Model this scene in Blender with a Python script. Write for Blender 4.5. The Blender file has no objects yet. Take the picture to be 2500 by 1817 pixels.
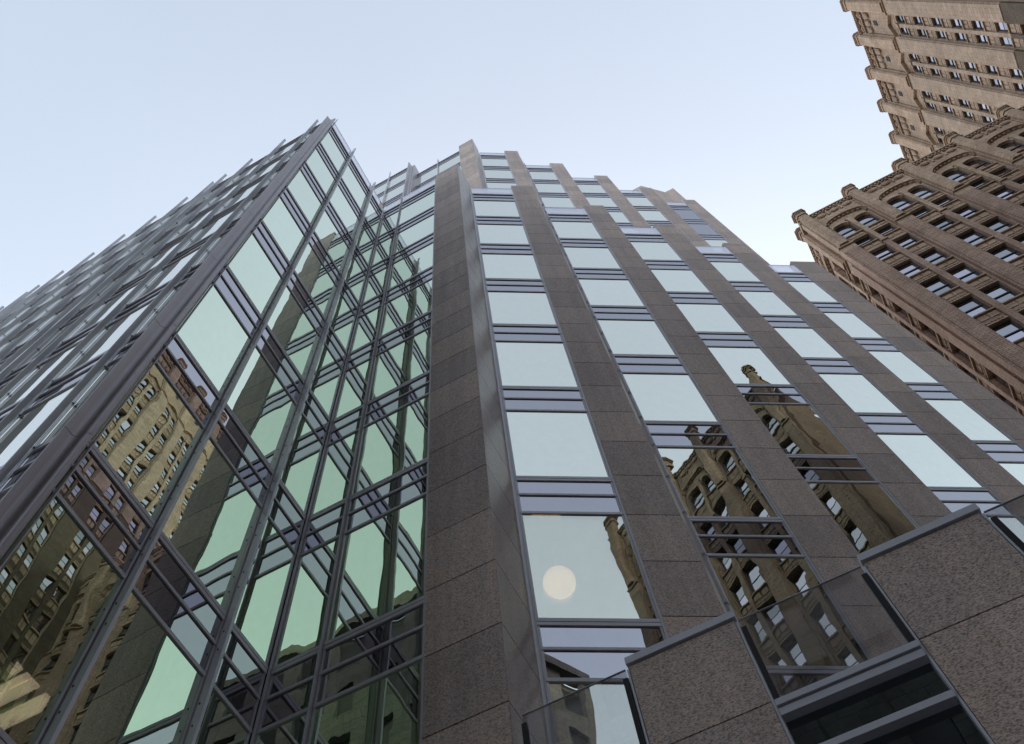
import bpy, math, random
from mathutils import Matrix, Vector
random.seed(7)
sc = bpy.context.scene
R = math.radians
# ------------------------------------------------------------------ camera
cd = bpy.data.cameras.new("camera"); cam = bpy.data.objects.new("camera", cd)
sc.collection.objects.link(cam); sc.camera = cam
RM = ((0.87743919, 0.47921499, -0.02129466), (-0.45220873, 0.81154974, -0.36999227), (-0.16002417, 0.33427535, 0.92879075))
cam.matrix_world = Matrix(((RM[0][0], -RM[1][0], -RM[2][0], 0), (RM[0][1], -RM[1][1], -RM[2][1], 0), (RM[0][2], -RM[1][2], -RM[2][2], 0), (0, 0, 0, 1)))
cd.sensor_width = 36; cd.lens = 36 * 2285.25 / 2500
cd.shift_x = 0.0491; cd.shift_y = -0.0154
cd.clip_start = 0.05; cd.clip_end = 4000
# ------------------------------------------------------------------ sky, sun, exposure
SUN_AZ, SUN_EL = 102.0, 39.0
w = bpy.data.worlds.new("World"); sc.world = w; w.use_nodes = True
nt = w.node_tree; bg = nt.nodes["Background"]
sky = nt.nodes.new("ShaderNodeTexSky"); sky.sky_type = 'NISHITA'; sky.sun_disc = False
sky.sun_elevation = R(SUN_EL); sky.sun_rotation = R(90 - SUN_AZ)
sky.air_density = 1.0; sky.dust_density = 2.6; sky.ozone_density = 1.0
hs = nt.nodes.new("ShaderNodeHueSaturation"); hs.inputs['Saturation'].default_value = 0.5
nt.links.new(sky.outputs[0], hs.inputs['Color']); hz = nt.nodes.new("ShaderNodeMix"); hz.data_type = 'RGBA'; hz.blend_type = 'ADD'; hz.inputs[0].default_value = 1
tc = nt.nodes.new("ShaderNodeTexCoord"); sx = nt.nodes.new("ShaderNodeSeparateXYZ"); nt.links.new(tc.outputs['Generated'], sx.inputs[0])
def wmath(op, a, b=None):
    m = nt.nodes.new("ShaderNodeMath"); m.operation = op
    for i, v in enumerate((a, b)):
        if v is None: continue
        if hasattr(v, 'is_output'): nt.links.new(v, m.inputs[i])
        else: m.inputs[i].default_value = v
    return m.outputs[0]
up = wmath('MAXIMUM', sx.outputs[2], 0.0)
hzf = wmath('ADD', wmath('MULTIPLY', wmath('POWER', wmath('SUBTRACT', 1.0, up), 1.4), 3.2), 1.0)   # thin bright high cloud; brighter low sky out of view, added to light the facades
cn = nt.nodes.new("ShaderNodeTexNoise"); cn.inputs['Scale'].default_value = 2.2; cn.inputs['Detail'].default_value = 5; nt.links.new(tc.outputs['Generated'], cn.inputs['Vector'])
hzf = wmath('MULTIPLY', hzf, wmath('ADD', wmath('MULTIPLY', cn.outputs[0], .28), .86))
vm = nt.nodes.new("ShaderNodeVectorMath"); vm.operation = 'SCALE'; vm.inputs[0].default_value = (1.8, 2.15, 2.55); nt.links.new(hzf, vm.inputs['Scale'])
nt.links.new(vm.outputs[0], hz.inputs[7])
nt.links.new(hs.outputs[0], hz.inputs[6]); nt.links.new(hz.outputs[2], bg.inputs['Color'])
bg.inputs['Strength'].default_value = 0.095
ld = bpy.data.lights.new("sun", 'SUN'); ld.energy = 0.6; ld.angle = R(12); ld.color = (1, .95, .88)
lo = bpy.data.objects.new("sun", ld); sc.collection.objects.link(lo)
sd = Vector((math.cos(R(SUN_AZ)) * math.cos(R(SUN_EL)), math.sin(R(SUN_AZ)) * math.cos(R(SUN_EL)), math.sin(R(SUN_EL))))
lo.rotation_euler = sd.to_track_quat('Z', 'Y').to_euler()
sc.view_settings.view_transform = 'Standard'; sc.view_settings.look = 'None'
sc.view_settings.exposure = 0.8; sc.view_settings.gamma = 1
sc.render.engine = 'CYCLES'; sc.cycles.max_bounces = 8; sc.cycles.glossy_bounces = 6; sc.cycles.transparent_max_bounces = 8
# ------------------------------------------------------------------ materials
def newmat(name):
    m = bpy.data.materials.new(name); m.use_nodes = True
    n = m.node_tree.nodes; l = m.node_tree.links
    return m, n, l, n["Principled BSDF"], n["Material Output"]
def ramp(n, stops):
    r = n.new("ShaderNodeValToRGB"); e = r.color_ramp.elements
    while len(e) < len(stops): e.new(0.5)
    for k, (p, c) in enumerate(stops):
        e[k].position = p; e[k].color = (*c, 1) if len(c) == 3 else c
    return r
def mixc(n, l, fac, a, b, mode='MIX'):
    x = n.new("ShaderNodeMix"); x.data_type = 'RGBA'; x.blend_type = mode
    for s, v in ((0, fac), (6, a), (7, b)):
        if hasattr(v, 'is_output'): l.new(v, x.inputs[s])
        else: x.inputs[s].default_value = v if s == 0 else (*v, 1)
    return x.outputs[2]
def noise(n, l, vec, scale, detail=4, rough=.6):
    t = n.new("ShaderNodeTexNoise"); t.inputs['Scale'].default_value = scale
    t.inputs['Detail'].default_value = detail; t.inputs['Roughness'].default_value = rough
    if vec is not None: l.new(vec, t.inputs['Vector'])
    return t
def granite(name, base, warm, dark, rough, spec=.4, fleck=1.0):
    m, n, l, b, o = newmat(name)
    g = n.new("ShaderNodeNewGeometry").outputs['Position']
    sp = noise(n, l, g, 38, 5, .75); big = noise(n, l, g, 2.2, 5, .7); mid = noise(n, l, g, 12, 3)
    st = n.new("ShaderNodeMapping"); l.new(g, st.inputs['Vector']); st.inputs['Scale'].default_value = (1, 1, 2.6)
    sp2 = noise(n, l, st.outputs[0], 34, 4, .7)
    r1 = ramp(n, [(.35, (0, 0, 0)), (.7, (1, 1, 1))]); l.new(big.outputs[0], r1.inputs[0])
    c = mixc(n, l, r1.outputs[0], base, warm)
    r2 = ramp(n, [(.42, (1, 1, 1)), (.5, (0, 0, 0))]); l.new(sp2.outputs[0], r2.inputs[0])
    f = n.new("ShaderNodeMath"); f.operation = 'MULTIPLY'; l.new(r2.outputs[0], f.inputs[0]); f.inputs[1].default_value = .95 * fleck
    c = mixc(n, l, f.outputs[0], c, dark)
    r3 = ramp(n, [(.3, (.78, .78, .78)), (.7, (1.28, 1.28, 1.28))]); l.new(sp.outputs[0], r3.inputs[0])
    c = mixc(n, l, 1.0, c, r3.outputs[0], 'MULTIPLY')
    r4 = ramp(n, [(.3, (.9, .9, .9)), (.7, (1.1, 1.1, 1.1))]); l.new(mid.outputs[0], r4.inputs[0])
    c = mixc(n, l, 1.0, c, r4.outputs[0], 'MULTIPLY')
    ob = n.new("ShaderNodeAttribute"); ob.attribute_name = 'tone'
    r5 = ramp(n, [(0, (.83, .835, .85)), (1, (1.12, 1.11, 1.08))]); l.new(ob.outputs['Fac'], r5.inputs[0])
    c = mixc(n, l, 1.0, c, r5.outputs[0], 'MULTIPLY')
    sm = n.new("ShaderNodeMapping"); l.new(g, sm.inputs['Vector']); sm.inputs['Scale'].default_value = (1, 1, .07)
    sn = noise(n, l, sm.outputs[0], 3.5, 4, .6); r6 = ramp(n, [(.3, (.85, .85, .86)), (.62, (1.06, 1.06, 1.06))]); l.new(sn.outputs[0], r6.inputs[0])
    c = mixc(n, l, 1.0, c, r6.outputs[0], 'MULTIPLY')
    l.new(c, b.inputs['Base Color']); b.inputs['Roughness'].default_value = rough
    b.inputs['Specular IOR Level'].default_value = spec
    bp = n.new("ShaderNodeBump"); bp.inputs['Strength'].default_value = .25; bp.inputs['Distance'].default_value = .002
    l.new(sp.outputs[0], bp.inputs['Height'])
    if rough > .3: l.new(bp.outputs[0], b.inputs['Normal'])
    return m
STONE = granite('granite_cladding', (.57, .44, .39), (.59, .45, .35), (.20, .15, .13), .62)
POLISH = granite('polished_granite', (.46, .365, .31), (.48, .365, .285), (.22, .18, .165), .30, .3)
def simple(name, col, rough=.5, metal=0., spec=.5, var=.0, vs=3.):
    m, n, l, b, o = newmat(name)
    b.inputs['Base Color'].default_value = (*col, 1); b.inputs['Roughness'].default_value = rough
    b.inputs['Metallic'].default_value = metal; b.inputs['Specular IOR Level'].default_value = spec
    if var:
        g = n.new("ShaderNodeNewGeometry").outputs['Position']; t = noise(n, l, g, vs, 5, .65)
        r = ramp(n, [(.25, tuple(c * (1 - var) for c in col)), (.75, tuple(c * (1 + var) for c in col))])
        l.new(t.outputs[0], r.inputs[0]); l.new(r.outputs[0], b.inputs['Base Color'])
    return m
METAL = simple('grey_anodised_frame', (.52, .485, .50), .38, .15, .5, .06, 1.5)
COVER = simple('corner_cover_metal', (.38, .335, .345), .36, .4, .5, .08, 1.2)
FINM = simple('fin_metal', (.68, .67, .69), .42, .1, .5, .06, 1.5)
CAPM = simple('coping_metal', (.58, .56, .60), .38, .15, .5, .05, 2.)
SASHM = simple('bracket_metal', (.06, .055, .06), .5)
WHITE = simple('white_rod_metal', (.82, .82, .84), .3, .2)
DARK = simple('dark_backing', (.018, .016, .017), .8)
INNER = simple('interior_dark', (.03, .028, .026), .8)
def glassmat(name, col, wav=.35, clear=0., vary=.05):
    m, n, l, b, o = newmat(name); n.remove(b)
    g = n.new("ShaderNodeNewGeometry").outputs['Position']
    mp = n.new("ShaderNodeMapping"); l.new(g, mp.inputs['Vector']); mp.inputs['Scale'].default_value = (1, 1, .55)
    t1 = noise(n, l, mp.outputs[0], .9, 1, .4); t2 = noise(n, l, mp.outputs[0], 3.2, 1, .4)
    ad = n.new("ShaderNodeMath"); ad.operation = 'MULTIPLY_ADD'; l.new(t2.outputs[0], ad.inputs[0]); ad.inputs[1].default_value = .10; l.new(t1.outputs[0], ad.inputs[2])
    bp = n.new("ShaderNodeBump"); bp.inputs['Strength'].default_value = 1; bp.inputs['Distance'].default_value = .012 * wav
    l.new(ad.outputs[0], bp.inputs['Height'])
    gl = n.new("ShaderNodeBsdfAnisotropic"); gl.inputs['Roughness'].default_value = 0.0
    dirt = noise(n, l, mp.outputs[0], 6, 5, .7)
    r = ramp(n, [(.2, tuple(c * .96 for c in col)), (.8, tuple(min(1, c * 1.03) for c in col))]); l.new(dirt.outputs[0], r.inputs[0])
    oi = n.new("ShaderNodeObjectInfo"); at = n.new("ShaderNodeAttribute"); at.attribute_name = 'tone'
    av = n.new("ShaderNodeMath"); av.operation = 'ADD'; l.new(oi.outputs['Random'], av.inputs[0]); l.new(at.outputs['Fac'], av.inputs[1])
    fr = n.new("ShaderNodeMath"); fr.operation = 'FRACT'; l.new(av.outputs[0], fr.inputs[0])
    rv = ramp(n, [(0, (1 - vary, 1 - vary * .9, 1 - vary)), (1, (1, 1, 1))]); l.new(fr.outputs[0], rv.inputs[0])
    lw = n.new("ShaderNodeLayerWeight"); lw.inputs['Blend'].default_value = .5     # coated glass loses its tint at grazing angles
    pw = n.new("ShaderNodeMath"); pw.operation = 'POWER'; l.new(lw.outputs['Facing'], pw.inputs[0]); pw.inputs[1].default_value = 4.5
    l.new(mixc(n, l, pw.outputs[0], mixc(n, l, 1.0, r.outputs[0], rv.outputs[0], 'MULTIPLY'), (.93, .93, .93) if max(col) > .6 else tuple(min(1, c * 1.25) for c in col)), gl.inputs['Color']); l.new(bp.outputs[0], gl.inputs['Normal'])
    df = n.new("ShaderNodeBsdfDiffuse"); df.inputs['Color'].default_value = (.03, .045, .035, 1)
    mx = n.new("ShaderNodeMixShader"); mx.inputs[0].default_value = .93
    l.new(df.outputs[0], mx.inputs[1]); l.new(gl.outputs[0], mx.inputs[2]); out = mx.outputs[0]
    if clear:
        tr = n.new("ShaderNodeBsdfTransparent"); tr.inputs['Color'].default_value = (1, .96, .88, 1)
        m2 = n.new("ShaderNodeMixShader"); m2.inputs[0].default_value = clear
        l.new(out, m2.inputs[1]); l.new(tr.outputs[0], m2.inputs[2]); out = m2.outputs[0]
    l.new(out, o.inputs['Surface'])
    return m
GLASS = glassmat('vision_glass', (.87, .885, .78), .6)
WGLASS = glassmat('green_vision_glass', (.75, .865, .685), .6)
SPAN = glassmat('spandrel_glass', (.44, .435, .465))
CLEAR = glassmat('clear_vision_glass', (.87, .885, .78), .6, .30)
WCLEAR = glassmat('clear_green_glass', (.75, .865, .685), .6, .30)
DGLASS = glassmat('podium_dark_glass', (.16, .18, .19))
def guardmat(nm='guard_glass', fac=.2):
    m, n, l, b, o = newmat(nm); n.remove(b)
    tr = n.new("ShaderNodeBsdfTransparent"); tr.inputs['Color'].default_value = (.90, .90, .91, 1)
    gl = n.new("ShaderNodeBsdfAnisotropic"); gl.inputs['Roughness'].default_value = .02; gl.inputs['Color'].default_value = (.9, .88, .93, 1)
    mx = n.new("ShaderNodeMixShader"); mx.inputs[0].default_value = fac
    l.new(tr.outputs[0], mx.inputs[1]); l.new(gl.outputs[0], mx.inputs[2]); l.new(mx.outputs[0], o.inputs['Surface'])
    return m
GUARD = guardmat(); RGUARD = guardmat('roof_guard_glass', .62)
def brickmat(name, c1, c2, mortar, bw=.22, bh=.075, bump=.3, big=None, ms=.012):
    m, n, l, b, o = newmat(name)
    uv = n.new("ShaderNodeUVMap").outputs[0]
    t = n.new("ShaderNodeTexBrick"); l.new(uv, t.inputs['Vector'])
    t.inputs['Scale'].default_value = 1; t.inputs['Brick Width'].default_value = bw; t.inputs['Row Height'].default_value = bh
    t.inputs['Mortar Size'].default_value = ms; t.inputs['Color1'].default_value = (*c1, 1); t.inputs['Color2'].default_value = (*c2, 1)
    t.inputs['Mortar'].default_value = (*mortar, 1); t.inputs['Bias'].default_value = 0
    g = n.new("ShaderNodeNewGeometry").outputs['Position']
    st = noise(n, l, g, .55, 5, .7); r = ramp(n, [(.3, (.78, .76, .74)), (.7, (1.2, 1.2, 1.2))]); l.new(st.outputs[0], r.inputs[0])
    c = mixc(n, l, 1.0, t.outputs[0], r.outputs[0], 'MULTIPLY')
    f = noise(n, l, g, 6, 4, .7); r2 = ramp(n, [(.3, (.82, .82, .82)), (.7, (1.15, 1.15, 1.15))]); l.new(f.outputs[0], r2.inputs[0])
    c = mixc(n, l, 1.0, c, r2.outputs[0], 'MULTIPLY')
    l.new(c, b.inputs['Base Color']); b.inputs['Roughness'].default_value = .9; b.inputs['Specular IOR Level'].default_value = .15
    bp = n.new("ShaderNodeBump"); bp.inputs['Strength'].default_value = bump; bp.inputs['Distance'].default_value = .02
    l.new(t.outputs[1], bp.inputs['Height']); bp.invert = True; l.new(bp.outputs[0], b.inputs['Normal'])
    return m
BRICK = brickmat('brown_brick', (.42, .285, .21), (.32, .21, .155), (.20, .14, .11), .42, .17, .5, ms=.022)
ASHLAR = brickmat('tan_terracotta', (.43, .305, .215), (.345, .24, .165), (.20, .135, .095), .85, .42, .3, ms=.02)
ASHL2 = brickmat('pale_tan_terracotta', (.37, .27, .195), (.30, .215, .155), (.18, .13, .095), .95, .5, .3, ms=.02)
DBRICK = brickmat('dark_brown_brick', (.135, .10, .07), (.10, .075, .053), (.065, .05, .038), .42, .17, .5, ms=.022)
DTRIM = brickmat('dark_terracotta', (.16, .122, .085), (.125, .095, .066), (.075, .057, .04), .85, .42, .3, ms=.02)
SASH = simple('dark_sash', (.022, .022, .025), .5)
OLDGL = glassmat('old_window_glass', (.56, .53, .61), .25, 0., .5)
DULLG = simple('dull_window_glass', (.05, .055, .06), .3)
GREY = brickmat('grey_limestone', (.24, .235, .22), (.20, .195, .185), (.09, .09, .09), 1.2, .6, .2)
ASPH = simple('asphalt', (.05, .05, .052), .9, 0, .3, .3, 2)
PAVE = brickmat('paving', (.34, .33, .32), (.29, .285, .275), (.12, .12, .12), .6, .6, .2)
GRND = simple('ground_soil', (.2, .195, .18), .95, 0, .2, .2, .05)
def emis(name, col, s):
    m, n, l, b, o = newmat(name); b.inputs['Base Color'].default_value = (*col, 1)
    b.inputs['Emission Color'].default_value = (*col, 1); b.inputs['Emission Strength'].default_value = s; return m
LAMP = emis('lit_ceiling', (1, .88, .70), 1.0)
GLOBE = emis('lit_globe', (1, .70, .46), 1.1)
# ------------------------------------------------------------------ mesh building
class Fr:      # facade frame: s along the wall, d outwards, z up
    def __init__(s, ox, oy, deg):
        a = R(deg); s.o = (ox, oy); s.t = (math.cos(a), math.sin(a)); s.n = (math.sin(a), -math.cos(a))
    def p(s, u, d, z): return (s.o[0] + u * s.t[0] + d * s.n[0], s.o[1] + u * s.t[1] + d * s.n[1], z)
W0 = Fr(0, 0, 0)
class MB:
    def __init__(s): s.v = []; s.f = []; s.m = []; s.mats = []; s.tone = []
    def mi(s, mat):
        if mat not in s.mats: s.mats.append(mat)
        return s.mats.index(mat)
    def hexa(s, F, c8, mat, faces=None):
        P = [F.p(*c) for c in c8]; b = len(s.v); s.v += P; k = s.mi(mat); tn = random.random()
        cx = [sum(q[i] for q in P) / 8 for i in range(3)]
        for f in ((0, 1, 2, 3), (4, 5, 6, 7), (0, 1, 5, 4), (1, 2, 6, 5), (2, 3, 7, 6), (3, 0, 4, 7)):
            s._add([b + i for i in f], cx, k, tn)
    def _add(s, f, cx, k, tn):
        a, b_, c = (Vector(s.v[i]) for i in f[:3]); nr = (b_ - a).cross(c - a)
        m = sum((Vector(s.v[i]) for i in f), Vector()) / len(f)
        if nr.dot(m - Vector(cx)) < 0: f = f[::-1]
        s.f.append(f); s.m.append(k); s.tone.append(tn)
    def box(s, F, u0, u1, d0, d1, z0, z1, mat):
        s.hexa(F, [(u0, d0, z0), (u1, d0, z0), (u1, d1, z0), (u0, d1, z0), (u0, d0, z1), (u1, d0, z1), (u1, d1, z1), (u0, d1, z1)], mat)
    def trap(s, F, pts, d0, d1, mat):   # convex 4 points in (u,z) extruded in d
        s.hexa(F, [(pts[i][0], d0, pts[i][1]) for i in range(4)] + [(pts[i][0], d1, pts[i][1]) for i in range(4)], mat)
    def prism(s, pts, z0, z1, mat, conv=False):   # polygon in plan (any shape), counter-clockwise or not
        n = len(pts); ar = sum(pts[i][0] * pts[(i + 1) % n][1] - pts[(i + 1) % n][0] * pts[i][1] for i in range(n))
        if ar < 0: pts = pts[::-1]
        b = len(s.v); k = s.mi(mat); tn = random.random()
        s.v += [(x, y, z0) for x, y in pts] + [(x, y, z1) for x, y in pts]
        for f in [list(range(b, b + n))[::-1], list(range(b + n, b + 2 * n))] + [[b + i, b + (i + 1) % n, b + n + (i + 1) % n, b + n + i] for i in range(n)]:
            s.f.append(f); s.m.append(k); s.tone.append(tn)
    def polysz(s, F, pts, d0, d1, mat):  # convex polygon in (u,z) extruded in d
        n = len(pts); b = len(s.v); k = s.mi(mat); tn = random.random()
        s.v += [F.p(u, d0, z) for u, z in pts] + [F.p(u, d1, z) for u, z in pts]
        cx = [sum(q[i] for q in s.v[b:]) / (2 * n) for i in range(3)]
        for f in [list(range(b, b + n)), list(range(b + n, b + 2 * n))] + [[b + i, b + (i + 1) % n, b + n + (i + 1) % n, b + n + i] for i in range(n)]:
            s._add(f, cx, k, tn)
    def build(s, name, parent=None, loc=None, smooth=False):
        me = bpy.data.meshes.new(name); me.from_pydata(s.v, [], s.f)
        for m in s.mats: me.materials.append(m)
        me.polygons.foreach_set('material_index', s.m)
        uv = me.uv_layers.new(name='UVMap').data
        at = me.attributes.new('tone', 'FLOAT', 'FACE')
        me.update()
        at.data.foreach_set('value', s.tone)
        for p in me.polygons:
            n = p.normal
            if abs(n.z) > .7: tx, ty, hz = 1, 0, 0
            else:
                h = math.hypot(n.x, n.y); tx, ty, hz = -n.y / h, n.x / h, 1
            for li in p.loop_indices:
                c = me.vertices[me.loops[li].vertex_index].co
                uv[li].uv = (c.x * tx + c.y * ty, c.z if hz else c.y)
            if smooth: p.use_smooth = True
        o = bpy.data.objects.new(name, me); sc.collection.objects.link(o)
        if parent: o.parent = parent
        return o
def empty(name, loc=(0, 0, 0)):
    o = bpy.data.objects.new(name, None); sc.collection.objects.link(o); o.location = loc; return o
def tag(o, label, cat, group=None, kind=None):
    if label: o['label'] = label
    if cat: o['category'] = cat
    if group: o['group'] = group
    if kind: o['kind'] = kind
    return o
def copy_tree(o, parent):
    c = o.copy(); sc.collection.objects.link(c); c.parent = parent
    for ch in list(o.children): copy_tree(ch, c)
    return c
G0 = -1.6     # ground level; the camera is eye height above it
# ------------------------------------------------------------------ setting
g = MB(); g.box(W0, -1500, 1500, -1500, 1500, G0 - 1.2, G0 - 1.0, GRND)
g.box(W0, -1500, 1500, -1500, 1500, G0 - 1.0, G0 - .14, GRND)
tag(g.build('ground'), None, None, kind='structure')
g = MB(); g.box(W0, -200, 200, -200, 200, G0 - .138, G0 - .12, ASPH); tag(g.build('road'), None, None, kind='structure')
g = MB()
g.box(W0, -60, 16, -1.5, 60, G0 - .118, G0, PAVE); tag(g.build('pavement'), None, None, kind='structure')
g = MB(); g.box(W0, -40, 20, -14.2, -11.5, G0 - .118, G0, PAVE); tag(g.build('pavement'), None, None, kind='structure')
g = MB()
for k in range(-14, 16): g.box(W0, k * 4., k * 4. + 2, -6.6, -6.45, G0 - .116, G0 - .112, CAPM)
tag(g.build('road_marking'), None, None, kind='structure')
# ------------------------------------------------------------------ main office building
B = empty('office_building', (-2.8, 6.6, G0))
tag(B, 'modern office building with mirror glass, brown granite piers and finned glass wing at left', 'office building')
def P(mb, name, smooth=False, label=None, kind=None, parent=None):
    o = mb.build(name, None, smooth=smooth); par = parent or B
    o.parent = par; o.matrix_parent_inverse = Matrix.Translation(par.location).inverted() if par.location.length else Matrix()
    if label: o['label'] = label
    if kind: o['kind'] = kind
    return o
TH = 30.24
FB = Fr(-6.40, 0, 90); FC = Fr(0, 6.61, 0)
FA = Fr(-6.61, 2.25, 180 - .62)          # s runs to the left
FA.n = (-FA.n[0], -FA.n[1])
SX, SY = 2.355, 2.275
FD = [Fr(-2.80 + i * SX, 7.675 + i * SY, TH) for i in range(7)]
UX, UY = -.075, 2.945
FU = [Fr(-2.80 + UX + i * SX, 7.675 + UY + i * SY, TH) for i in range(6)]
WD, PD0, PD1 = 1.765, 1.775, 2.675       # window span and pier span along each bay
# floor unit: sill, pane, two spandrels. Local frame: s 0..w, d outwards, z 0 at sill top
units = {}
def unit_parts(F, s0, s1, zs, d, glass=GLASS, zt=2.74, bars=None):
    a = bars or MB()
    for z0, z1, dd in ((-.155, -.085, .0), (-.07, 0, .0), (zt, zt + .065, .0), (zt + .60, zt + .655, .0)):
        a.box(F, s0, s1, d - .02, d + .024, z0 + zs, z1 + zs, METAL)
    a.box(F, s0, s1, d - .03, d + .016, -.084 + zs, -.071 + zs, DARK)
    return a
def window_unit(key, w, glass=GLASS):
    if key in units: return units[key]
    F = Fr(0, 0, 0)
    a = unit_parts(F, 0, w, 0, -.045)
    for s0, s1 in ((0, .03), (w - .03, w)):
        a.box(F, s0, s1, -.065, -.03, .0, 2.74, METAL)
        for z0, z1 in ((2.805, 3.34), (3.395, 3.845)): a.box(F, s0, s1, -.065, -.03, z0, z1, METAL)
    o = a.build('window')
    g = MB(); g.box(F, .031, w - .031, -.075, -.045, .001, 2.739, glass); c = g.build('glass_pane', o)
    for z0, z1 in ((2.806, 3.339), (3.396, 3.844)):
        g = MB(); g.box(F, .031, w - .031, -.075, -.045, z0, z1, SPAN); g.build('spandrel_pane', o)
    units[key] = o; o['used'] = 0
    return o
def place(key, w, F, s0, zs, glass=GLASS, flip=False):
    o = window_unit(key, w, glass)
    if o['used']: o = copy_tree(o, B)
    else: o['used'] = 1; o.parent = B
    if 'used' in o and o is not units[key]: del o['used']
    x, y, _ = F.p(s0 + (w if flip else 0), 0, 0)
    ang = math.atan2(F.t[1], F.t[0]) + (math.pi if flip else 0)
    o.location = (x - B.location.x, y - B.location.y, zs - B.location.z); o.rotation_euler = (0, 0, ang)
    return o
ZS = [10.6 + 4 * k for k in range(-1, 7)]
for i in range(5):
    for zs in ZS:
        if i >= 4 and zs < 10: continue
        if i == 0 and abs(zs - 10.6) < .1: place('Dc', WD - .06, FD[i], .03, zs, CLEAR); continue
        place('D', WD - .06, FD[i], .03, zs)
for zs in ZS:
    place('C0', .80, FC, -6.38, zs, WGLASS); place('C1', 1.60, FC, -5.53, zs, WGLASS)
    if zs < 7: place('B0c', 1.40, FB, 2.52, zs, WCLEAR)
    else: place('B0', 1.40, FB, 2.52, zs, WGLASS)
    place('B1', 1.60, FB, 3.97, zs, WGLASS); place('B2', .97, FB, 5.62, zs, WGLASS)
ZU = (55.5, 59.5)
for i in range(5):
    for zs in ZU: place('D' if i < 4 else 'Dl', WD - .06, FU[i], .03, zs, GLASS if i < 4 else SPAN)
# every other window, of the finned wing and the storeys hidden from the street
m = MB()
def bulk(F, s0, s1, zs, d=-.045):
    unit_parts(F, s0, s1, zs, d, bars=m)
    m.box(F, s0, s1, d - .03, d, zs + .001, zs + 2.739, GLASS)
    m.box(F, s0, s1, d - .03, d, zs + 2.806, zs + 3.339, SPAN); m.box(F, s0, s1, d - .03, d, zs + 3.396, zs + 3.844, SPAN)
AF = [.50, 2.13, 3.79, 5.13, 5.79, 7.14, 8.80, 10.46, 12.12, 13.80, 15.13, 15.79, 17.14, 18.8, 20.46, 22.1]
ZL = [10.6 + 4 * k for k in range(-3, 7)]
for zs in ZL:
    e = [0.01] + AF
    for a, b in zip(e, e[1:]): bulk(FA, a + .01, b - .01, zs, -.055)
for zs in (-1.4, 2.6):
    bulk(FB, 2.5, 6.35, zs); bulk(FC, -6.35, -3.95, zs)
FUC = Fr(0, 9.72, 0); FUA = Fr(-7.5, 9.0, 180); FUA.n = (0, -1)
for zs in (39.5, 43.5, 47.5, 51.5, 55.5, 59.5):
    bulk(FUC, -7.2, -5.62, zs); bulk(FUC, -5.56, -3.98, zs)
    for a, b in ((.02, 1.43), (1.46, 3.0), (3.03, 5.0), (5.03, 12), (12.03, 20)): bulk(FUA, a, b, zs)
    if zs < 55:
        for i in range(5): bulk(FU[i], .02, WD, zs)
P(m, 'window', kind='stuff')
# top frame bars over the last spandrel
def topbar(F, a, b, z, gh, top=None):
    m = MB(); m.box(F, a, b, -.065, -.013, z - .155, z - .085, METAL); m.box(F, a, b, -.065, -.013, z - .07, z + .01, METAL); m.box(F, a, b, -.065, -.02, z - .09, z - .065, DARK); P(m, 'frame_rail')
for i in range(5): topbar(FD[i], .02, WD, 38.6, 0)
topbar(FC, -6.38, -3.93, 38.6, 0); topbar(FB, 2.5, 6.58, 38.6, 0); topbar(FA, .02, 22, 38.6, 0)
for i in range(5): topbar(FU[i], .02, WD, 63.5, 0)
topbar(FUC, -7.2, -3.98, 63.5, 0); topbar(FUA, 0, 20, 63.5, 0)
# glass guards along the roof edges
def guard(F, a, b, z0, z1, d=-.03):
    g = MB(); g.box(F, a, b, d - .02, d, z0, z1, RGUARD); g.box(F, a, b, d - .024, d + .004, z1, z1 + .012, CAPM); return P(g, 'glass_guard')
for i in range(5): guard(FD[i], .03, WD, 38.64, 39.75)
guard(FC, -6.37, -5.56, 38.64, 39.7); guard(FC, -5.54, -3.94, 38.64, 39.7)
for a, b in ((2.55, 3.9), (3.96, 5.54), (5.6, 6.55)): guard(FB, a, b, 38.64, 39.55)
for i in range(5): guard(FU[i], .03, WD, 63.55, 64.45)
# granite piers: jointed panels over a dark core
JZ = [10.633 + 1.3333 * k for k in range(-10, 60)]
def panels(mb, F, s0, s1, z0, z1, d, th=.05, mat=STONE, cap=True, core=.25, js=JZ, dz=0):
    zz = [z0] + [q + dz for q in js if z0 + .15 < q + dz < z1 - .15] + [z1]
    for a, b in zip(zz, zz[1:]): mb.box(F, s0, s1, d - th, d, a + .011, b - .011, mat)
    if core: mb.box(F, s0 + .012, s1 - .012, d - th - core, d - th + .035, z0, z1 - .02, DARK)
def pier(F, i, ztop, z0=G0, dz=0, PD1=PD1):
    a = MB()
    panels(a, F, PD0, PD1, z0, ztop, 0, dz=dz)
    # left cheek of the pier (metal reveal) and right return
    a.box(F, PD0 - .012, PD0 + .01, -.13, -.008, z0, ztop - .01, METAL)
    a.box(F, PD0, PD1, -.3, -.002, ztop, ztop + .03, CAPM)
    P(a, 'stone_pier')
    b = MB()   # return wall down to the next bay
    x0, y0, _ = F.p(PD1 - .03, -.02, 0); x1, y1 = x0 + .045, F.p(0, 0, 0)[1] + SY
    ln = math.hypot(x1 - x0, y1 - y0); FR = Fr(x0, y0, math.degrees(math.atan2(y1 - y0, x1 - x0)))
    zz = [z0] + [q + dz for q in JZ if z0 < q + dz < ztop - .2] + [ztop]
    for q, r in zip(zz, zz[1:]): b.box(FR, 0.03, ln, -.04, .0, q + .006, r - .006, POLISH)
    b.box(FR, 0, ln, -.3, -.045, z0, ztop, DARK)
    b.box(FR, ln - .07, ln - .02, .0, .05, z0, ztop - .6, METAL)
    for q in zz[1:-1]: b.box(FR, ln - .09, ln - .0, .0, .062, q - .04, q + .04, CAPM)
    P(b, 'return_wall')
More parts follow.
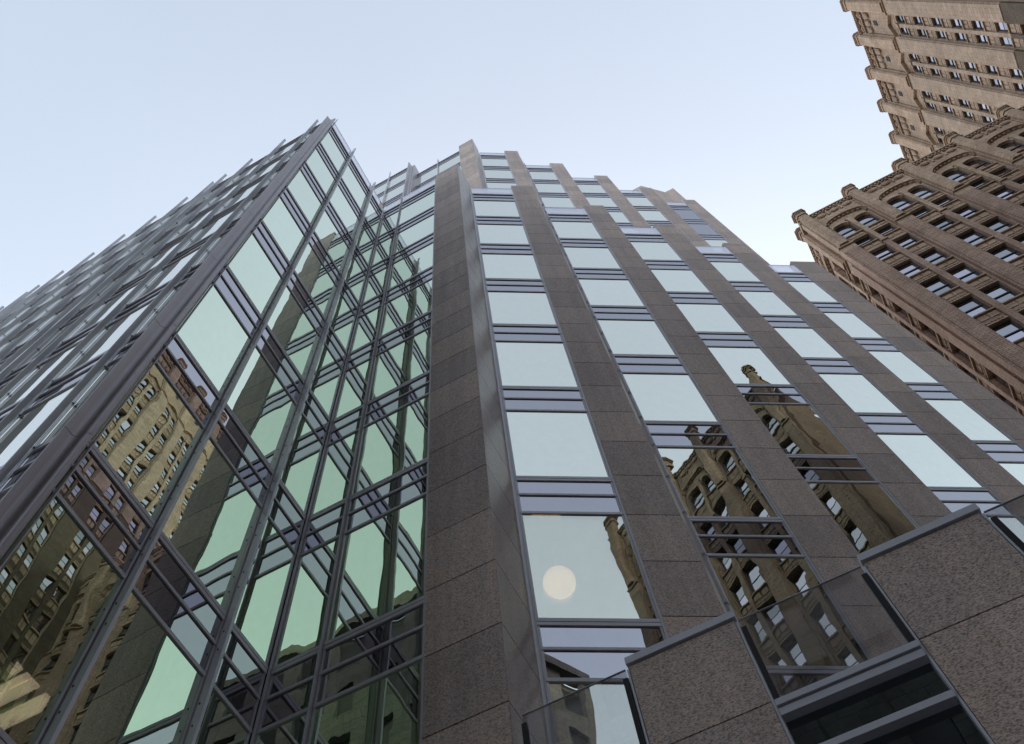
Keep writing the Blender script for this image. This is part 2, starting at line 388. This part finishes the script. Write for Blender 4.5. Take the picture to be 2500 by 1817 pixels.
for i in range(5): pier(FD[i], i, 40.3, PD1=PD1 if i < 4 else 2.915)
for i in range(5): pier(FU[i], i, 65.3, 39.8)
# jambs beside each sawtooth window
for F, z0, z1 in [(f, G0, 38.75) for f in FD[:5]] + [(f, 39.8, 63.6) for f in FU[:5]]:
    a = MB()
    a.box(F, -.045, .022, -.09, -.002, z0, z1, CAPM); a.box(F, WD - .028, WD, -.09, -.012, z0, z1, METAL)
    a.box(F, .005, .018, -.05, .012, z0, z1 + .7, METAL)
    P(a, 'jamb')
# tall front piers with polished return
def front_pier(x0, x1, y, yr, ztop, z0):
    a = MB(); F = Fr(0, y, 0)
    panels(a, F, x0, x1 - .006, z0, ztop, 0, core=.0)
    FR = Fr(x1, y, 90); zz = [z0] + [q for q in JZ if z0 + .1 < q < ztop - .15] + [ztop]
    a.box(W0, x0 + .02, x1 - .055, -(y + .7), -(y + .035), z0, ztop - .02, DARK) if False else a.hexa(F, [(x0 + .02, -.7, z0), (x1 - .055, -.7, z0), (x1 - .055, -.035, z0), (x0 + .02, -.035, z0), (x0 + .02, -.7, ztop - .02), (x1 - .055, -.7, ztop - .02), (x1 - .055, -.035, ztop - .02), (x0 + .02, -.035, ztop - .02)], DARK)
    a.box(F, x0 - .0, x1, -.72, -.002, ztop, ztop + .03, CAPM)
    a.box(F, x0 - .012, x0 - .001, -.12, -.004, z0, ztop - 1.2, METAL)
    P(a, 'stone_pier', label='tall granite corner pier')
    b = MB()
    for q, r in zip(zz, zz[1:]): b.box(FR, .008, yr - y - .01, -.05, 0, q + .009, r - .009, POLISH)
    b.box(FR, .06, yr - y - .06, -.3, -.02, z0, ztop - .02, DARK)
    P(b, 'return_wall')
front_pier(-3.91, -2.84, 6.61, 7.69, 40.3, G0)
front_pier(-3.96, -2.91, 9.72, 10.62, 65.3, 39.8)
# mullions
a = MB(); a.box(FC, -5.574, -5.546, -.07, .022, G0, 39.6, METAL); a.box(FC, -5.566, -5.554, .023, .028, G0, 39.6, CAPM); P(a, 'mullion')
a = MB(); a.box(W0, -6.41, -6.37, -6.62, -6.57, G0, 39.0, METAL) if False else a.box(FC, -6.41, -6.386, -.04, .014, G0, 38.9, METAL); a.box(FC, -6.385, -6.375, -.0, .010, G0, 38.9, CAPM); P(a, 'mullion')
a = MB(); a.box(FUC, -5.61, -5.57, -.12, .06, 39.8, 64.5, METAL); P(a, 'mullion')
def segs(z0, z1):
    zz = [z0] + [10.62 + 4 * k for k in range(-3, 14) if z0 + .3 < 10.62 + 4 * k < z1 - .3] + [z1]
    return [(p + .007, q - .007) for p, q in zip(zz, zz[1:])]
def bfin(y, ztop=40.1):
    a = MB()
    for p, q in segs(G0, ztop):
        a.box(FB, y - .02, y + .012, .005, .105, p, q, FINM); a.box(FB, y - .02, y + .03, .106, .118, p, q, FINM)
    a.box(FB, y - .008, y + .008, -.09, -.01, G0, ztop - .4, METAL)
    a.box(FB, y - .008, y + .008, .0, .07, G0, ztop - .02, DARK)
    for k in range(-2, 29):
        for dz in (0.42, .78):
            z = 10.6 + 4 / 3 * k + dz - 1.2
            if z < ztop: a.box(FB, y - .03, y - .021, .03, .045, z - .012, z + .012, DARK)
    P(a, 'fin')
bfin(3.945); bfin(5.585)
def afin(F, s, z0, ztop, wide=False):
    a = MB()
    for p, q in segs(z0, ztop):
        a.box(F, s - .028, s, -.0, .105, p, q, FINM)
    a.box(F, s - .02, s + .02, -.13, -.10, z0, ztop - 1.2, METAL)
    P(a, 'fin')
    b = MB()
    for d in (-.014, -.034): b.box(F, s - .022, s - .008, d - .008, d + .006, z0, ztop - .9, WHITE)
    z = z0 + 1
    k = 0
    zz = []
    kk = -9
    while 10.6 + 4 / 3 * kk < ztop - 1:
        zz.append(10.6 + 4 / 3 * kk); kk += 1
    for q in zz:
        if q < z0: continue
        for e in (-.03,):
            b.box(F, s - .03, s + .0, -.05, -.008, q + e - .013, q + e + .013, SASHM)
            b.box(F, s - .07, s - .035, -.045, -.035, q + e - .006, q + e + .006, SASHM)
    P(b, 'fin_bracket')
for s in AF: afin(FA, s, G0, 40.25)
for s in (1.44, 3.02, 5.02): afin(FUA, s, 39.8, 64.9)
# corner cover of the wing
def cover(pts, z0, z1, nm='corner_cover'):
    a = MB()
    for p, q in segs(z0, z1): a.prism(pts, p, q, COVER)
    o = P(a, nm, smooth=False)
    return o
cv = [(-6.66, 2.36), (-6.66, 2.245), (-6.622, 2.232), (-6.604, 2.238), (-6.597, 2.262)]
for k in range(9):
    t = k / 8 * math.pi / 2; cv.append((-6.507 - .09 * math.cos(t), 2.355 + .09 * math.sin(t)))
cv += [(-6.425, 2.447), (-6.396, 2.455), (-6.383, 2.475), (-6.383, 2.515), (-6.5, 2.515)]
cover(cv, G0, 40.0)
a = MB(); a.box(FB, 2.57, 2.585, -.02, .05, G0, 40.4, METAL); P(a, 'mullion')
cover([(-7.52, 9.1), (-7.52, 8.97), (-7.47, 8.95), (-7.44, 8.99), (-7.43, 9.22), (-7.38, 9.3), (-7.2, 9.3), (-7.2, 9.9), (-7.5, 9.9)], 39.8, 64.9)
# floor slabs and roofs
off = (-.126 - .03, .216 + .05)
def outline(F6, left, ax):
    pts = list(left)
    for F in F6:
        x, y, _ = F.p(0, -.3, 0); pts.append((x, y)); x, y, _ = F.p(PD1 - .3, -.35, 0); pts.append((x, y))
    return pts
low = outline(FD[:5], [(-29, 2.85), (-6.8, 2.6), (-6.62, 2.62), (-6.62, 6.85), (-3.85, 6.85), (-3.85, 6.9), (-3.2, 6.9), (-3.2, 7.95)], 0) + [(9.0, 19.5), (9.0, 44), (-29, 44)]
upp = outline(FU[:5], [(-27, 9.35), (-7.35, 9.35), (-7.35, 9.95), (-3.8, 9.95), (-3.3, 9.95), (-3.3, 10.9)], 0) + [(8.7, 23.5), (8.7, 40), (-27, 40)]
for k, zs in enumerate([10.6 + 4 * q for q in range(-2, 8)]):
    a = MB(); a.prism(low, zs - 1.15, zs - .2, INNER); P(a, 'floor_slab')
for zs in [39.5 + 4 * q for q in range(0, 7)]:
    a = MB(); a.prism(upp, zs - 1.0 if zs > 40 else 38.5, zs - .2 if zs > 40 else 39.6, INNER); P(a, 'floor_slab')
a = MB()
a.box(W0, -29.4, 9.3, -44.3, -44, G0, 39.5, STONE); a.box(W0, -29.4, -29.1, -44, -2.9, G0, 39.5, STONE)
a.box(W0, 8.7, 9.3, -44, -19.2, G0, 40.3, STONE); a.box(W0, -27.4, 10.2, -40.3, -40, 39.5, 65, STONE); a.box(W0, -27.4, -27.1, -40, -9.4, 39.5, 65, STONE)
a.box(W0, 8.4, 9.0, -40, -22.3, 39.5, 65, STONE)
P(a, 'rear_wall')
q = 1.12
a = MB(); a.prism([(5.49 * q, 19.34 * q), (6.28 * q, 19.35 * q), (7.67 * q, 20.66 * q), (8.31 * q, 20.67 * q), (9.0, 25), (5.9, 25)], 64, 69 * q, STONE)
P(a, 'penthouse')
# ------------------------------------------------------------------ podium in the plane of the front pier
def podium_pier(x0, x1):
    a = MB()
    zz = [G0, .0, 1.22, 2.55, 3.88, 5.22, 6.55, 7.70]
    for p, r in zip(zz, zz[1:]): a.box(FC, x0, x1, -.05, 0, p + .008, r - .008, STONE)
    a.box(FC, x0 + .02, x1 - .02, -.3, -.02, G0, 7.68, DARK)
    a.box(FC, x0 - .03, x0 - .008, -.2, .004, G0, 7.66, CAPM); a.box(FC, x1 + .008, x1 + .03, -.2, .004, G0, 7.66, CAPM)
    P(a, 'podium_pier')
    c = MB(); c.box(FC, x0 - .02, x1 + .03, -.36, .03, 7.715, 7.81, CAPM); P(c, 'coping')
def podium_bay(x0, x1):
    for z0, z1, e in ((6.44, 6.51, .05), (6.34, 6.42, .03), (5.85, 5.92, .03), (5.0, 5.07, .03), (2.2, 2.28, .03), (1.6, 1.66, .03)):
        b = MB(); b.box(FC, x0, x1, -.1, e, z0, z1, CAPM); P(b, 'frame_rail')
    b = MB(); b.box(FC, x0, x1, -.1, .01, 6.421, 6.439, DARK); P(b, 'rail_gasket')
    for z0, z1 in ((5.921, 6.339), (5.071, 5.849), (2.281, 4.999), (1.661, 2.199), (G0, 1.599)):
        g = MB(); g.box(FC, x0, x1, -.1, -.07, z0, z1, DGLASS); P(g, 'podium_pane')
    g = MB(); g.box(FC, x0 + .01, x1 - .01, -.03, -.012, 6.515, 7.69, GUARD); g.box(FC, x0 + .01, x1 - .01, -.032, -.010, 7.69, 7.697, METAL); P(g, 'glass_guard')
    for s in (x0 + .0, x1 - .055):
        c = MB(); c.box(FC, s, s + .055, -.075, -.035, 6.515, 7.55, CAPM if s < -2 else METAL); c.box(FC, s, s + .055, -.008, .012, 6.515, 7.55, DARK); P(c, 'guard_channel')
px = [(-1.47, -.31)] + [(-1.47 + 2.545 * k, -.31 + 2.55 * k) for k in range(1, 7)]
for x0, x1 in px: podium_pier(x0, x1)
podium_bay(-2.72, -1.51); 
for (a0, a1), (b0, b1) in zip(px, px[1:]): podium_bay(a1 + .035, b0 - .035)
a = MB()
tp = [(-2.8, 6.95), (15.2, 6.95), (15.2, 22)] + [F.p(WD, -.05, 0)[:2] for F in FD[4::-1]][:1]
for F in FD[4::-1]: tp += [F.p(0, -.05, 0)[:2]] if F is FD[4] else [F.p(PD1, -.1, 0)[:2], F.p(0, -.05, 0)[:2]]
a.prism([(-2.8, 6.95), (15.4, 6.95), (15.4, 20.0), (9.3, 20.0)] + [q for F in FD[4::-1] for q in (F.p(PD1 + .0, -.1, 0)[:2], F.p(0, -.1, 0)[:2])], 6.05, 6.3, PAVE)
a.box(W0, 15.2, 15.5, -22, -6.9, G0, 7.7, STONE)
P(a, 'terrace')
# ------------------------------------------------------------------ lit ceiling and globe lamp inside
L = MB()
zc = 9.2
L.prism([(-8.16, 4.18), (-8.44, 4.33), (-8.17, 4.31)], zc, zc + .03, LAMP)
L.prism([(-8.16, 4.37), (-9.4, 4.37), (-9.4, 4.45), (-8.16, 4.45)], zc, zc + .03, LAMP)
L.prism([(-8.16, 4.465), (-9.4, 4.465), (-9.4, 4.62), (-8.16, 4.62)], zc, zc + .03, LAMP)
L.prism([(-8.16, 4.73), (-8.16, 4.82), (-8.36, 4.93), (-9.0, 4.93), (-9.0, 4.73)], zc, zc + .03, LAMP)
lp = L.build('ceiling_light'); tag(lp, 'cream lit ceiling strips seen through the lowest glass pane at the left edge', 'ceiling light')
def uvsphere(name, c, r, mat, n=32, mth=16, sq=(1, 1, 1)):
    v = []; f = []
    for i in range(mth + 1):
        for j in range(n):
            t = math.pi * i / mth; p = 2 * math.pi * j / n
            v.append((c[0] + sq[0] * r * math.sin(t) * math.cos(p), c[1] + sq[1] * r * math.sin(t) * math.sin(p), c[2] + sq[2] * r * math.cos(t)))
    for i in range(mth):
        for j in range(n): f.append((i * n + j, i * n + (j + 1) % n, (i + 1) * n + (j + 1) % n, (i + 1) * n + j))
    me = bpy.data.meshes.new(name); me.from_pydata(v, [], f); me.materials.append(mat)
    for p_ in me.polygons: p_.use_smooth = True
    o = bpy.data.objects.new(name, me); sc.collection.objects.link(o); return o
k = 1.085
gc = (-2.4168 * k, 7.8973 * k, 11.3927 * k)
gl = empty('globe_lamp', gc); tag(gl, 'round pale orange globe lamp glowing behind a large pane near the bottom centre', 'globe lamp')
s_ = uvsphere('lamp_globe', (0, 0, 0), .262, GLOBE); s_.parent = gl
m = MB(); m.box(W0, -.01, .01, -.01, .01, .25, .95, METAL); o = m.build('lamp_stem'); o.parent = gl
# ------------------------------------------------------------------ old masonry buildings
wcount = {}
def sash_unit(w, h):
    F = Fr(0, 0, 0); a = MB(); t = .085
    a.box(F, 0, w, -.1, 0, 0, t, SASH); a.box(F, 0, w, -.1, 0, h - t, h, SASH); a.box(F, 0, t, -.1, 0, t, h - t, SASH); a.box(F, w - t, w, -.1, 0, t, h - t, SASH)
    a.box(F, t, w - t, -.1, .01, h * .5 - .05, h * .5 + .05, SASH)
    o = a.build('window')
    g = MB(); g.box(F, t, w - t, -.09, -.05, t, h * .5 - .05, OLDGL); g.box(F, t, w - t, -.09, -.035, h * .5 + .05, h - t, OLDGL); g.build('sash_pane', o)
    return o
def masonry(T, F, n, pitch, pw, rows, zb, zstone, ztop, zcap, style, nm=100, wallmat=BRICK, tr=ASHLAR, recess=.55, zlow=None, lowmat=None):
    if zlow is None: zlow = zb; lowmat = wallmat
    def add(mb, name, **k): return P(mb, name, parent=T, **k)
    iw = pitch - pw; jw = .14; mw = .42; cw = (iw - 2 * jw - mw) / 2
    cols = (pw / 2 + jw, pw / 2 + jw + cw + mw)
    wd = MB()
    L_ = n * pitch
    wd.box(F, 0, L_, -1.4, -recess - .12, zb, ztop - .5, DARK)
    add(wd, 'wall', label='dark wall core behind the windows') if False else add(wd, 'wall_core')
    # pilasters
    for i in range(n + 1):
        s = i * pitch; a = MB()
        a.box(F, s - pw / 2, s + pw / 2, -recess, .12, zlow, zstone - .9, wallmat)
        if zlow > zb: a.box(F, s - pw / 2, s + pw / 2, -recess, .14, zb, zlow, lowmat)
        a.box(F, s - pw / 2 + .16, s + pw / 2 - .16, .12, .2, zlow, zstone - .9, wallmat)
        a.box(F, s - pw / 2, s + pw / 2, -recess, .15, zstone - .9, zstone, tr)
        a.box(F, s - pw / 2 - .03, s + pw / 2 + .03, -.1, .3, zstone, zstone + .12, tr)
        a.box(F, s - pw / 2 + .1, s + pw / 2 - .1, -recess, .24, zstone + .12, zstone + .3, tr)
        nw = pw * .36
        a.box(F, s - pw / 2 + .06, s + pw / 2 - .06, -recess, .02, zstone + .3, ztop - .5, tr)
        # shaft with chamfered corners
        pl = [(s - nw, .0), (s - nw, .25), (s - nw + .15, .42), (s + nw - .15, .42), (s + nw, .25), (s + nw, .0)]
        a.prism([F.p(u, d, 0)[:2] for u, d in pl], zstone + .3, zcap - 1.0, tr)
        add(a, 'pilaster')
        c = MB()
        for z0, z1, g_ in ((zcap - 1.0, zcap - .8, .08), (zcap - .8, zcap - .35, .02), (zcap - .35, zcap - .2, .1), (zcap - .2, zcap, .18)):
            c.prism([F.p(u, d, 0)[:2] for u, d in [(s - nw - g_, -.3), (s - nw - g_, .25 + g_ * .5), (s - nw + .12 - g_ * .5, .42 + g_), (s + nw - .12 + g_ * .5, .42 + g_), (s + nw + g_, .25 + g_ * .5), (s + nw + g_, -.3)]], z0, z1, tr)
        add(c, 'pinnacle')
    sp = MB(); orn = MB(); zlast = zb
    mull = []
    for i in range(n):
        s0 = i * pitch + pw / 2; s1 = (i + 1) * pitch - pw / 2; mid = (s0 + s1) / 2
        ztopw = rows[-1][1]
        mu = MB()
        mu.box(F, mid - mw / 2, mid + mw / 2, -recess, -.02, zlow, zstone - 1.5, wallmat)
        if zlow > zb: mu.box(F, mid - mw / 2, mid + mw / 2, -recess, -.01, zb, zlow, lowmat)
        mu.box(F, mid - mw / 2 + .05, mid + mw / 2 - .05, -recess, .03, zstone - 1.5, ztopw + .2, tr)
        mu.box(F, mid - mw / 2 - .05, mid + mw / 2 + .05, -recess, .1, zstone - 1.6, zstone - 1.35, tr)
        mu.box(F, s0, s0 + jw, -recess, -.12, zb, ztopw, wallmat); mu.box(F, s1 - jw, s1, -recess, -.12, zb, ztopw, wallmat)
        add(mu, 'mullion')
        prev = zb
        for r, (z0, z1) in enumerate(rows):
            for a0, a1 in ((s0 + jw, mid - mw / 2), (mid + mw / 2, s1 - jw)):
                if z0 - prev > .05:
                    sp.box(F, a0, a1, -recess, -.2, prev, z0, lowmat if z0 < zlow else wallmat if z0 < zstone - 2 else tr)
                    # raised panels, ledge and dentils
                    h = z0 - prev
                    if h < 3:
                        cwid = a1 - a0
                        sp.box(F, a0 + .08, a0 + cwid * .5 - .04, -.2, -.155, prev + h * .5, z0 - .18, tr)
                        sp.box(F, a0 + cwid * .5 + .04, a1 - .08, -.2, -.155, prev + h * .5, z0 - .18, tr)
                        orn.box(F, a0, a1, -.3, -.02, z0 - .13, z0, tr)
                        orn.box(F, a0, a1, -.2, -.1, prev, prev + .12, tr)
                        nd = int(cwid / .19)
                        if z0 < zstone - 2:
                            for q in range(nd): orn.box(F, a0 + .03 + q * .19, a0 + .12 + q * .19, -.2, -.08, prev + .2, prev + .33, tr)
            prev = z1
        # top: arched heads of the uppermost windows
        zs_ = rows[-1][1]; 
        for a0, a1 in ((s0 + jw, mid - mw / 2), (mid + mw / 2, s1 - jw)):
            N = 10; rr = (a1 - a0) / 2; cx = (a0 + a1) / 2
            for q in range(N):
                t0 = -1 + 2 * q / N; t1 = -1 + 2 * (q + 1) / N
                h0 = -rr * .75 * (1 - math.sqrt(max(0, 1 - t0 * t0))); h1 = -rr * .75 * (1 - math.sqrt(max(0, 1 - t1 * t1)))
                sp.trap(F, [(cx + t0 * rr, zs_ + h0), (cx + t1 * rr, zs_ + h1), (cx + t1 * rr, zs_ + .5), (cx + t0 * rr, zs_ + .5)], -recess, -.16, tr)
                orn.trap(F, [(cx + t0 * rr, zs_ + h0 - .0), (cx + t1 * rr, zs_ + h1 - .0), (cx + t1 * rr * 1.1, zs_ + h1 + .16), (cx + t0 * rr * 1.1, zs_ + h0 + .16)], -.16, -.08, tr)
        if style == 'arch':
            rise = .95; zc0 = zs_ + .45; rr = (s1 - s0) / 2; N = 18
            for q in range(N):
                t0 = -1 + 2 * q / N; t1 = -1 + 2 * (q + 1) / N
                f0 = rise * math.sqrt(max(0, 1 - t0 * t0)); f1 = rise * math.sqrt(max(0, 1 - t1 * t1))
                sp.trap(F, [(mid + t0 * rr, zs_ + .5), (mid + t1 * rr, zs_ + .5), (mid + t1 * rr, ztop), (mid + t0 * rr, ztop)], -recess, -.18, tr)
                sp.trap(F, [(mid + t0 * rr, zc0 + f0), (mid + t1 * rr, zc0 + f1), (mid + t1 * rr, ztop - .1), (mid + t0 * rr, ztop - .1)], -.18, .0, tr)
                orn.trap(F, [(mid + t0 * rr, zc0 + f0 + .0), (mid + t1 * rr, zc0 + f1), (mid + t1 * rr, zc0 + f1 + .14), (mid + t0 * rr, zc0 + f0 + .14)], .0, .13, tr)
                if q % 2: orn.trap(F, [(mid + t0 * rr, zc0 + f0 - .16), (mid + t1 * rr, zc0 + f1 - .16), (mid + t1 * rr, zc0 + f1), (mid + t0 * rr, zc0 + f0)], -.18, -.02, tr)
            zm = (zc0 + rise + ztop) / 2 + .28
            for q in range(3):
                c0 = s0 + (s1 - s0) * (q + .5) / 3
                orn.polysz(F, [(c0 + .36 * math.cos(k_ * math.pi / 6), zm + .34 * math.sin(k_ * math.pi / 6)) for k_ in range(12)], .0, .12, tr)
                orn.polysz(F, [(c0 + .27 * math.cos(k_ * math.pi / 6), zm + .25 * math.sin(k_ * math.pi / 6)) for k_ in range(12)], .12, .16, tr)
                if q: orn.box(F, c0 - (s1 - s0) / 6 - .07, c0 - (s1 - s0) / 6 + .07, .0, .1, zm - .4, ztop - .4, tr)
        else:
            sp.box(F, s0, s1, -recess, -.12, zs_ + .5, ztop - .4, tr)
            zh = zs_ + .9     # gabled hood
            for dz, dd in ((0, .25), (.22, .12)):
                orn.trap(F, [(s0 + .05, zh + dz), (mid, zh + .9 + dz), (mid, zh + 1.1 + dz), (s0 + .05, zh + .2 + dz)], -.12, dd, tr)
                orn.trap(F, [(s1 - .05, zh + dz), (mid, zh + .9 + dz), (mid, zh + 1.1 + dz), (s1 - .05, zh + .2 + dz)], -.12, dd, tr)
            for q in range(3):   # hanging niches and roundels of the parapet
                c0 = s0 + (s1 - s0) * (q + .5) / 3; zn = ztop - 3.2
                orn.polysz(F, [(c0 - .33, zn + .8), (c0 + .33, zn + .8), (c0 + .33, zn)] + [(c0 + .33 * math.cos(k_ * math.pi / 8), zn - .5 * math.sin(k_ * math.pi / 8)) for k_ in range(1, 8)] + [(c0 - .33, zn)], -.12, .1, tr)
                orn.polysz(F, [(c0 - .2, zn + .7), (c0 + .2, zn + .7), (c0 + .2, zn)] + [(c0 + .2 * math.cos(k_ * math.pi / 8), zn - .35 * math.sin(k_ * math.pi / 8)) for k_ in range(1, 8)] + [(c0 - .2, zn)], .1, .14, ASHL2)
                for q2, (rr2, d2) in enumerate(((.34, .08), (.2, .16))):
                    orn.polysz(F, [(c0 + rr2 * math.cos(k_ * math.pi / 6), ztop - 1.05 + rr2 * math.sin(k_ * math.pi / 6)) for k_ in range(12)], -.12, d2, tr)
                if q == 1: orn.box(F, c0 - .28, c0 + .28, -.12, -.06, zn - 2.1, zn - 1.2, DARK)
            nd = int((s1 - s0) / .22)
            for q in range(nd): orn.box(F, s0 + .05 + q * .22, s0 + .16 + q * .22, -.1, .16, ztop - 1.9, ztop - 1.65, tr)
            orn.box(F, s0, s1, -.12, .1, ztop - 1.62, ztop - 1.5, tr)
    add(sp, 'spandrel_wall'); add(orn, 'carved_ornament')
    c = MB()
    c.box(F, -pw / 2, L_ + pw / 2, -recess - .8, .1, ztop - .4, ztop - .12, tr); c.box(F, -pw / 2, L_ + pw / 2, -recess - .8, .26, ztop - .12, ztop + .06, tr)
    nd = int(L_ / .3)
    for q in range(nd): c.box(F, q * .3, q * .3 + .16, .1, .2, ztop - .36, ztop - .14, tr)
    add(c, 'cornice')
    # windows, each its own part while the building's count allows
    bins = {}; rest = MB()
    order = [(i, r) for r in range(len(rows) - 1, -1, -1) for i in range(n)]
    for i, r in order:
        z0, z1 = rows[r]; s0 = i * pitch + pw / 2; mid = i * pitch + pitch / 2
        for a0 in (s0 + jw, mid + mw / 2):
            cnt = wcount.get(T.name, 0)
            if cnt < nm:
                key = round(z1 - z0, 2)
                if key not in bins: bins[key] = sash_unit(cw, z1 - z0); o = bins[key]; o.parent = T
                else: o = copy_tree(bins[key], T)
                x, y, _ = F.p(a0, -recess + .08, 0)
                o.location = (x - T.location.x, y - T.location.y, z0 - T.location.z); o.rotation_euler = (0, 0, math.atan2(F.t[1], F.t[0]))
                wcount[T.name] = cnt + 1
            else:
                d = -recess + .08; h = z1 - z0
                rest.box(F, a0, a0 + cw, d - .1, d - .04, z0, z1, SASH)
                rest.box(F, a0 + .09, a0 + cw - .09, d - .04, d - .02, z0 + .09, z0 + h / 2 - .05, OLDGL)
                rest.box(F, a0 + .09, a0 + cw - .09, d - .04, d - .01, z0 + h / 2 + .05, z1 - .09, OLDGL)
    return rest
def rows_from(sills, h): return [(s, s + hh) for s, hh in zip(sills, h)]
# nearer wing
T2 = empty('masonry_building', (17, 30, G0)); tag(T2, 'lower brown brick building with arched top storey windows and capped pilasters, right edge', 'building')
top2 = [(46.3, 48.9), (50.4, 53.0), (54.4, 57.0), (58.3, 60.8), (62.4, 64.6), (65.9, 67.6), (68.6, 71.5)]
lowr = [(46.3 - 4.05 * k, 48.9 - 4.05 * k) for k in range(11, 0, -1)]
rows2 = lowr + top2
F2 = Fr(17.55, 30.3, 0)
m2 = masonry(T2, F2, 6, 4.4, 1.15, rows2, G0, 66.6, 75.3, 76.6, 'arch', nm=84, recess=.42)
F2s = Fr(17.30, 31.70 + 4.4 * 4, -90)   # side wall facing left
m3 = masonry(T2, F2s, 4, 4.4, 1.15, rows2, G0, 66.6, 75.3, 76.6, 'arch', nm=84, recess=.42)
for v_, f_, mm_ in ((m3.v, m3.f, m3.m),):
    b_ = len(m2.v); m2.v += v_; m2.f += [[q + b_ for q in ff] for ff in f_]; m2.m += [m2.mi(m3.mats[q]) for q in mm_]; m2.tone += m3.tone
P(m2, 'window', parent=T2, kind='stuff')
a = MB(); a.box(W0, 17.25, 18.0, -31.3, -30.35, G0, 66.4, BRICK); a.box(W0, 17.25, 18.0, -31.3, -30.35, 66.4, 74.9, ASHLAR); P(a, 'corner_wall', parent=T2)
a = MB(); a.box(W0, 18.9, 43.5, -48, -31.9, G0, 74.9, ASHLAR); P(a, 'rear_mass', parent=T2)
# tower behind it
T1 = empty('masonry_tower', (41.7, 16, G0)); tag(T1, 'tall brown stone tower with gabled hoods and ornate parapet, top right corner', 'tower')
hi = [(86.2, 88.3), (90.2, 92.3), (94.0, 96.2), (97.9, 100.0), (101.9, 104.0), (105.9, 108.1)]
rows1 = [(86.2 - 4.02 * k, 88.3 - 4.02 * k) for k in range(21, 0, -1)] + hi
F1 = Fr(42.0, 25.6 + 4.52 * 6, -90)
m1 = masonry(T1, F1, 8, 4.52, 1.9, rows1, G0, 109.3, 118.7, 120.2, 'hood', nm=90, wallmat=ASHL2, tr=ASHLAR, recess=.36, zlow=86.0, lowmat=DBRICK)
P(m1, 'window', parent=T1, kind='stuff')
a = MB(); a.box(W0, 43.3, 62, -53.6, -15.6, G0, 118.2, ASHLAR); P(a, 'rear_mass', parent=T1)
# building across the street seen only mirrored in the bays
T3 = empty('brick_building', (30, -6, G0)); tag(T3, 'brick building with capped pilasters seen mirrored in the sawtooth windows', 'building')
rows3 = [(1 + 4.1 * k, 3.7 + 4.1 * k) for k in range(0, 16)] + [(67.0, 69.8)]
F3 = Fr(30.3, 3.6, -90)
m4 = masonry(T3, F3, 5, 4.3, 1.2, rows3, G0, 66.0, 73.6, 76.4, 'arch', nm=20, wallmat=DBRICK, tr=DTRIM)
P(m4, 'window', parent=T3, kind='stuff')
a = MB(); a.box(W0, 31.6, 50, -4.2, 18, G0, 73, DBRICK); P(a, 'rear_mass', parent=T3)
# grey building behind the viewer
T4 = empty('limestone_building', (2, -14, G0)); tag(T4, 'grey building with plain windows seen mirrored in the lowest bay pane', 'building')
F4 = Fr(19.0, -14, 180); 
a = MB(); n4 = 14; pit = 2.45
a.box(F4, -.0, n4 * pit, -16, -.35, G0, 43.3, GREY)
for i in range(n4 + 1): a.box(F4, i * pit - .5 if i else 0, min(i * pit + .5, n4 * pit), -.35, 0, G0, 43.6, GREY)
for k_ in range(12):
    a.box(F4, 0, n4 * pit, -.35, -.04, G0 + 3.7 * k_, G0 + 3.7 * k_ + 1.4, GREY)
a.box(F4, 0, n4 * pit, -.5, .3, 43.6, 44.2, GREY)
P(a, 'wall', parent=T4)
a = MB()
for i in range(n4):
    for k_ in range(12): a.box(F4, i * pit + .5, (i + 1) * pit - .5, -.34, -.3, G0 + 3.7 * k_ + 1.4, G0 + 3.7 * k_ + 3.7, DULLG)
P(a, 'window', parent=T4, kind='stuff')
